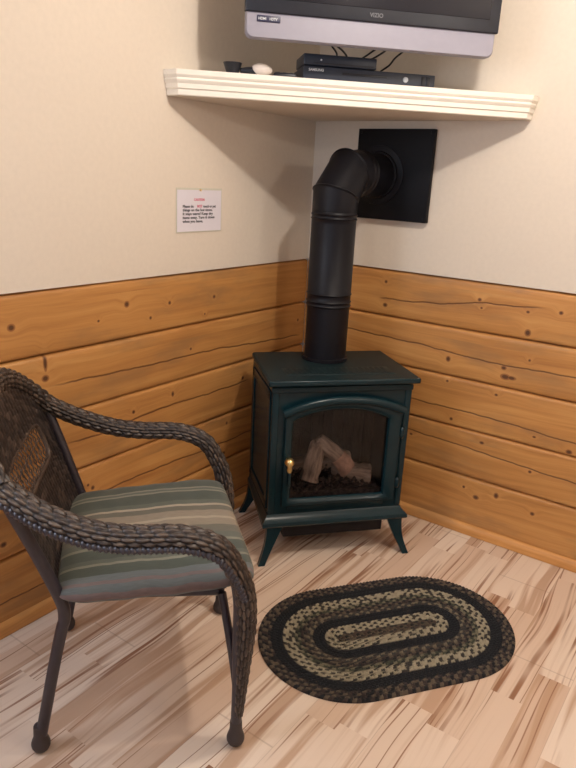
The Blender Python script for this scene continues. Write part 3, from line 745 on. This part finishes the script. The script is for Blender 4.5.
def rope(path, r, pitch, mat, parent, name):
    P, L = resample([Vector(p) for p in path], .0025); fr = frames(P); vs = []; n = 10
    for i, p in enumerate(P):
        t, a, c = fr[i]
        for j in range(n):
            th = 2*PI*j/n; k = 1+.22*math.sin(2*PI*(i*.0025/pitch)-th)
            vs.append(p+(a*math.cos(th)+c*math.sin(th))*r*k)
    fs = [(i*n+j, i*n+(j+1) % n, (i+1)*n+(j+1) % n, (i+1)*n+j) for i in range(len(P)-1) for j in range(n)]
    return mesh_obj(name, vs, fs, mat, parent, 60)
# control points (forward, lateral, up) for lateral sign s; local y = left, the camera side is local -y
def armpts(s):
    return [(.266, s*.285, .10), (.272, s*.293, .26), (.276, s*.302, .40), (.268, s*.312, .49), (.242, s*.320, .562), (.200, s*.326, .622), (.12, s*.330, .654), (0, s*.330, .660), (-.09, s*.326, .676), (-.19, s*.312, .716), (-.275, s*.288, .768)]
def toppts():
    h = [(-.275, .288, .768), (-.318, .235, .829), (-.345, .13, .888), (-.352, 0, .912)]
    return h+[(a, -c, d) for a, c, d in h[-2::-1]]
for s in (-1, 1):
    ap = catmull(armpts(s), 14)
    arm = woven(ap, .031, .024, 15, .032, 'armrest', M['wicker'], chair, up=Vector((1, 0, 0)), taper=lambda k: .52+.48*min(1, k/.26))
    L = [q+Vector((0, s*.029, -.016)) for q in ap if q.z > .50 or q.x < .1]
    rope(L, .0085, .012, M['binding'], arm, 'rope_edge')
    # front leg tube
    b = MB(); b.tube(catmull([(.262, s*.283, .045), (.262, s*.290, .20), (.258, s*.299, .34), (.256, s*.310, .46), (.238, s*.320, .55), (.203, s*.325, .608), (.14, s*.330, .645)], 8), .0145, 14)
    b.tube(catmull([(.262, s*.287, .17), (.246, s*.268, .29), (.222, s*.222, .428)], 6), .011, 12)
    lg = b.build('leg', M['tube'], chair, 60)
    b = MB(); b.lathe([(.0001, 0), (.012, .001), (.0195, .007), (.0235, .016), (.0240, .024), (.0215, .034), (.0180, .042), (.0168, .052), (.0160, .075), (.0150, .078), (.0001, .079)], (.262, s*.283, 0), 'z', 24); b.build('foot', M['foot'], lg, 60)
    # rear leg tube, bent at the seat, rising as the back post
    b = MB(); b.tube(catmull([(-.236, s*.243, .045), (-.214, s*.243, .155), (-.192, s*.243, .265), (-.170, s*.243, .365), (-.162, s*.244, .398), (-.168, s*.247, .45), (-.21, s*.262, .58), (-.245, s*.276, .68), (-.275, s*.285, .76)], 8), .0150, 14)
    lg = b.build('leg', M['tube'], chair, 60)
    b = MB(); b.lathe([(.0001, 0), (.012, .001), (.0195, .007), (.0235, .016), (.0240, .024), (.0215, .034), (.0180, .042), (.0168, .052), (.0160, .075), (.0150, .078), (.0001, .079)], (-.238, s*.243, 0), 'z', 24); b.build('foot', M['foot'], lg, 60)
woven(catmull(toppts(), 14), .030, .026, 15, .032, 'top_rail', M['wicker'], chair, up=Vector((1, 0, 0)))
# seat frame and woven seat
b = MB()
fr_ = [(.215, -.210, .426), (.215, .210, .426), (-.155, .190, .426), (-.155, -.190, .426)]
for i in range(4): b.tube([fr_[i], fr_[(i+1) % 4]], .012, 12)
b.build('seat_frame', M['tube'], chair, 60)
def woven_sheet(fn, nu, nv, cu, cv, thick, name, mat, parent, keep=None, amp=.0022):
    """fn(u,v)->(point, normal); basket weave relief on both sides"""
    vs = []; tn = []; rr = random.Random(5); tones = {}
    for side in (1, -1):
        for i in range(nu+1):
            for j in range(nv+1):
                u, v = i/nu, j/nv; p, n = fn(u, v)
                su, sv = u*cu, v*cv; a, c = int(su), int(sv); fu, fv = su-a, sv-c
                if (a+c) % 2: h = spow(fv, .7)*(.55+.45*math.sin(PI*fu)); key = (a//1, c, 0)
                else: h = spow(fu, .7)*(.55+.45*math.sin(PI*fv)); key = (a, c//1, 1)
                if key not in tones: tones[key] = rr.random()
                vs.append(p+n*side*(thick/2+amp*h)); tn.append(float(.15+.85*tones[key]**1.5))
    N = (nu+1)*(nv+1); fs = []; used = set()
    def idx(i, j, s): return s*N+i*(nv+1)+j
    K = {}
    for i in range(nu):
        for j in range(nv):
            K[i, j] = keep is None or keep((i+.5)/nu, (j+.5)/nv)
    for (i, j), k in K.items():
        if not k: continue
        fs.append((idx(i, j, 0), idx(i+1, j, 0), idx(i+1, j+1, 0), idx(i, j+1, 0))); fs.append((idx(i, j, 1), idx(i, j+1, 1), idx(i+1, j+1, 1), idx(i+1, j, 1)))
        for (di, dj, a, c) in ((-1, 0, (i, j), (i, j+1)), (1, 0, (i+1, j), (i+1, j+1)), (0, -1, (i, j), (i+1, j)), (0, 1, (i, j+1), (i+1, j+1))):
            if not K.get((i+di, j+dj), False): fs.append((idx(*a, 0), idx(*c, 0), idx(*c, 1), idx(*a, 1)))
    ren = {}; nv2 = []; nt2 = []; nf = []
    for f in fs:
        g2 = []
        for k in f:
            if k not in ren: ren[k] = len(nv2); nv2.append(vs[k]); nt2.append(tn[k])
            g2.append(ren[k])
        nf.append(tuple(g2))
    return mesh_obj(name, nv2, nf, mat, parent, 60, tone=nt2)
def seat_fn(u, v):
    x = -.160+.395*u; w = .185+.018*u; return Vector((x, (2*v-1)*w, .430)), Vector((0, 0, 1))
woven_sheet(seat_fn, 90, 110, 30, 36, .006, 'seat', M['wicker_dark'], chair)
TP = catmull(toppts(), 30)
def ztop(lat):
    best = min(TP, key=lambda q: abs(q.y-lat)); return best.z-.004 if abs(lat) < .284 else .765
def backp(z, lat, w):
    f = -.168-(z-.432)*.352; f = f if z < .78 else f+.0*(z-.78); f -= .014*(1-(lat/w)**2)
    return f
def back_fn(u, v):
    lt = (2*u-1); zt = ztop(lt*.284); z = .412+(zt-.412)*v; w = .240+.044*min(1, (z-.40)/.36)
    lat = lt*w; f = backp(z, lat, w)
    return Vector((f, lat, z)), Vector((.943, 0, .332))
HX, HZ0, HZ1 = .188, .640, .748
def inhole(lat, z): 
    cz = (HZ0+HZ1)/2; return (abs(lat)/HX)**6+(abs(z-cz)/((HZ1-HZ0)/2))**6 < 1
def keep(u, v):
    p, n = back_fn(u, v); return not inhole(p.y, p.z)
woven_sheet(back_fn, 168, 160, 28, 27, .008, 'backrest', M['wicker_dark'], chair, keep, .0026)
b = MB(); cz = (HZ0+HZ1)/2; border = []
for k in range(49):
    a = 2*PI*k/48; cx_ = math.copysign(abs(math.cos(a))**.34, math.cos(a)); sz = math.copysign(abs(math.sin(a))**.34, math.sin(a))
    lat = HX*cx_; z = cz+(HZ1-HZ0)/2*sz; border.append(Vector((backp(z, lat, .27)+.0, lat, z)))
b.tube(border, .0065, 10)
for fam in (0, 1):
    for k in range(-16, 17):
        seg = []
        for i in range(41):
            z = HZ0+(HZ1-HZ0)*i/40; lat = k*.031+(z-cz)*(.16 if fam == 0 else -.16)+.002*math.sin(z*180+k)
            if inhole(lat*1.0, z): seg.append(Vector((backp(z, lat, .27)+(.0022 if fam else -.0022)*math.cos(z*250+k*PI), lat, z)))
        if len(seg) > 3: b.tube(seg, .0017, 6)
for k in range(7):
    z = HZ0+.012+k*.0172; seg = [Vector((backp(z, l*.01, .27), l*.01, z+.002*math.sin(l))) for l in range(-18, 19) if inhole(l*.01, z)]
    if len(seg) > 2 and k % 3 == 0: b.tube(seg, .0016, 6)
b.build('open_lattice', M['lattice'], chair, 60)

# cushion
cush = None
def cushion():
    nu, nv = 64, 64; vs = []; uv = []
    def sqn(a, k): return math.copysign(abs(a)**k, a)
    for side in (1, -1):
        for i in range(nu+1):
            for j in range(nv+1):
                u = -1+2*i/nu; v = -1+2*j/nv
                # squircle outline
                uu = u*math.sqrt(max(0, 1-.10*v**8)); vv = v*math.sqrt(max(0, 1-.10*u**8))
                x = .056+.243*uu; half = .268+.030*(uu*.5+.5)-.010*(1-vv*vv)*0; y = vv*half
                e = (1-abs(u)**5)**.42*(1-abs(v)**5)**.42 if abs(u) < 1 and abs(v) < 1 else 0
                puff = .0045*noise.noise(Vector((u*2.2, v*2.2, 0)))
                wr = .0035*noise.noise(Vector((u*9, v*3, 4)))*(1-e*.6)
                z = .474+side*(.037*e)+(puff+wr)*e+(.004*e if side > 0 else 0)
                z += .010*math.exp(-((u-1)**2+(v+1)**2)*2)
                edge = max(abs(u), abs(v)); y += .006*math.sin(u*14)*max(0, abs(v)-.8)*5*(1 if v > 0 else -1)*.4
                vs.append(Vector((x, y, z)))
                uv.append((i/nu, 1-(j/nv)*.9-.05 if side > 0 else 1-(j/nv)*.9-.05))
    # stretch uv so the sides carry the last stripes
    N = (nu+1)*(nv+1); fs = []
    def idx(i, j, s): return s*N+i*(nv+1)+j
    for i in range(nu):
        for j in range(nv):
            fs.append((idx(i, j, 0), idx(i+1, j, 0), idx(i+1, j+1, 0), idx(i, j+1, 0))); fs.append((idx(i, j, 1), idx(i, j+1, 1), idx(i+1, j+1, 1), idx(i+1, j, 1)))
    me_v = vs; o = mesh_obj('seat_cushion', me_v, fs, M['cushion'], None, 180, uv=uv)
    bm = bmesh.new(); bm.from_mesh(o.data); bmesh.ops.remove_doubles(bm, verts=bm.verts, dist=.0004); bmesh.ops.recalc_face_normals(bm, faces=bm.faces); bm.to_mesh(o.data); bm.free()
    o.location = CO; o.rotation_euler = (0, 0, CA+math.radians(4.5)); o.rotation_euler = (Matrix.Rotation(CA+math.radians(4.5), 3, 'Z') @ Matrix.Rotation(-.025, 3, 'Y')).to_euler(); return o
cush = cushion(); tag(cush, 'green and tan striped seat cushion lying on the wicker armchair', 'cushion')
# piping along the seam

# ------------------------------------------------------------------ braided oval rug
def rug():
    ROWS = 14; RW = .278/ROWS; Ls = .166; NS = 1500; PV = 6
    BR = [(.055, .036, .026), (.016, .015, .014), (.08, .06, .04)]; TA = [(.27, .235, .16), (.030, .026, .022), (.31, .27, .19)]; BK = [(.006, .007, .010), (.009, .010, .013), (.007, .008, .010)]; MX = [(.036, .025, .022), (.10, .075, .052), (.010, .010, .012)]
    plan = [BR, TA, TA, BK, BK, MX, MX, TA, TA, TA, BK, BK, MX, MX]
    plan[7] = [(.045, .048, .03), (.15, .13, .085), (.015, .016, .014)]
    plan[5] = [(.03, .03, .028), (.15, .12, .08), (.05, .038, .03)]
    vs = []; tn = []; rr = random.Random(9); tones = {}
    for i in range(NS):
        for r_ in range(ROWS):
            rm = (r_+.5)*RW; per = 4*Ls+2*PI*rm
            cells = round(per/.0135)
            s = per*i/NS
            for k in range(PV+ (1 if r_ == ROWS-1 else 0)):
                v = k/PV; r = (r_+v)*RW if not (r_ == 0 and k == 0) else .0006
                # position on stadium at arclength parameter s of the mid line
                q = s
                if q < 2*Ls: x, y, nx, ny = -Ls+q, 0, 0, 1
                elif q < 2*Ls+PI*rm:
                    a = PI/2-(q-2*Ls)/rm; x, y, nx, ny = Ls, 0, math.cos(a), math.sin(a)
                elif q < 4*Ls+PI*rm: x, y, nx, ny = Ls-(q-2*Ls-PI*rm), 0, 0, -1
                else:
                    a = -PI/2-(q-4*Ls-PI*rm)/rm; x, y, nx, ny = -Ls, 0, math.cos(a), math.sin(a)
                lane = 0 if v < .5 else 1
                ph = cells*i/NS+(.55*v if lane == 0 else .55*(1-v)+.5)
                ci = int(ph) % cells; key = (r_, lane, ci)
                if key not in tones:
                    pal = plan[r_]; tones[key] = rr.choice(pal) if rr.random() < .12 else pal[(ci+lane) % 3 if pal is not BK else 0]
                f = ph-int(ph); lv = (v % .5)*2 if v < 1 else 0
                h = spow(f, .6)*(.35+.65*math.sin(PI*min(1, max(0, lv*.8+.1))))*spow(min(.999, .06+.88*v), .4)
                c = tones[key]
                vs.append(Vector((x+nx*r, y+ny*r, .0045+.0085*h))); tn.append(c)
    W = ROWS*PV+1; fs = []
    for i in range(NS):
        j = (i+1) % NS
        for k in range(W-1): fs.append((i*W+k, j*W+k, j*W+k+1, i*W+k+1))
    # rim down to the floor
    o = len(vs)
    for i in range(NS):
        v = vs[i*W+W-1]; vs.append(Vector((v.x, v.y, .0008))); tn.append(tn[i*W+W-1])
    for i in range(NS):
        j = (i+1) % NS; fs.append((i*W+W-1, j*W+W-1, o+j, o+i))
    ob = mesh_obj('braided_rug', vs, fs, M['rug'], None, 180, tone=tn)
    ob.location = (.961, -.824, 0); ob.rotation_euler = (0, 0, math.radians(54)); return ob
rg_ = rug(); tag(rg_, 'oval braided rug in black, brown and tan rings on the floor', 'rug')
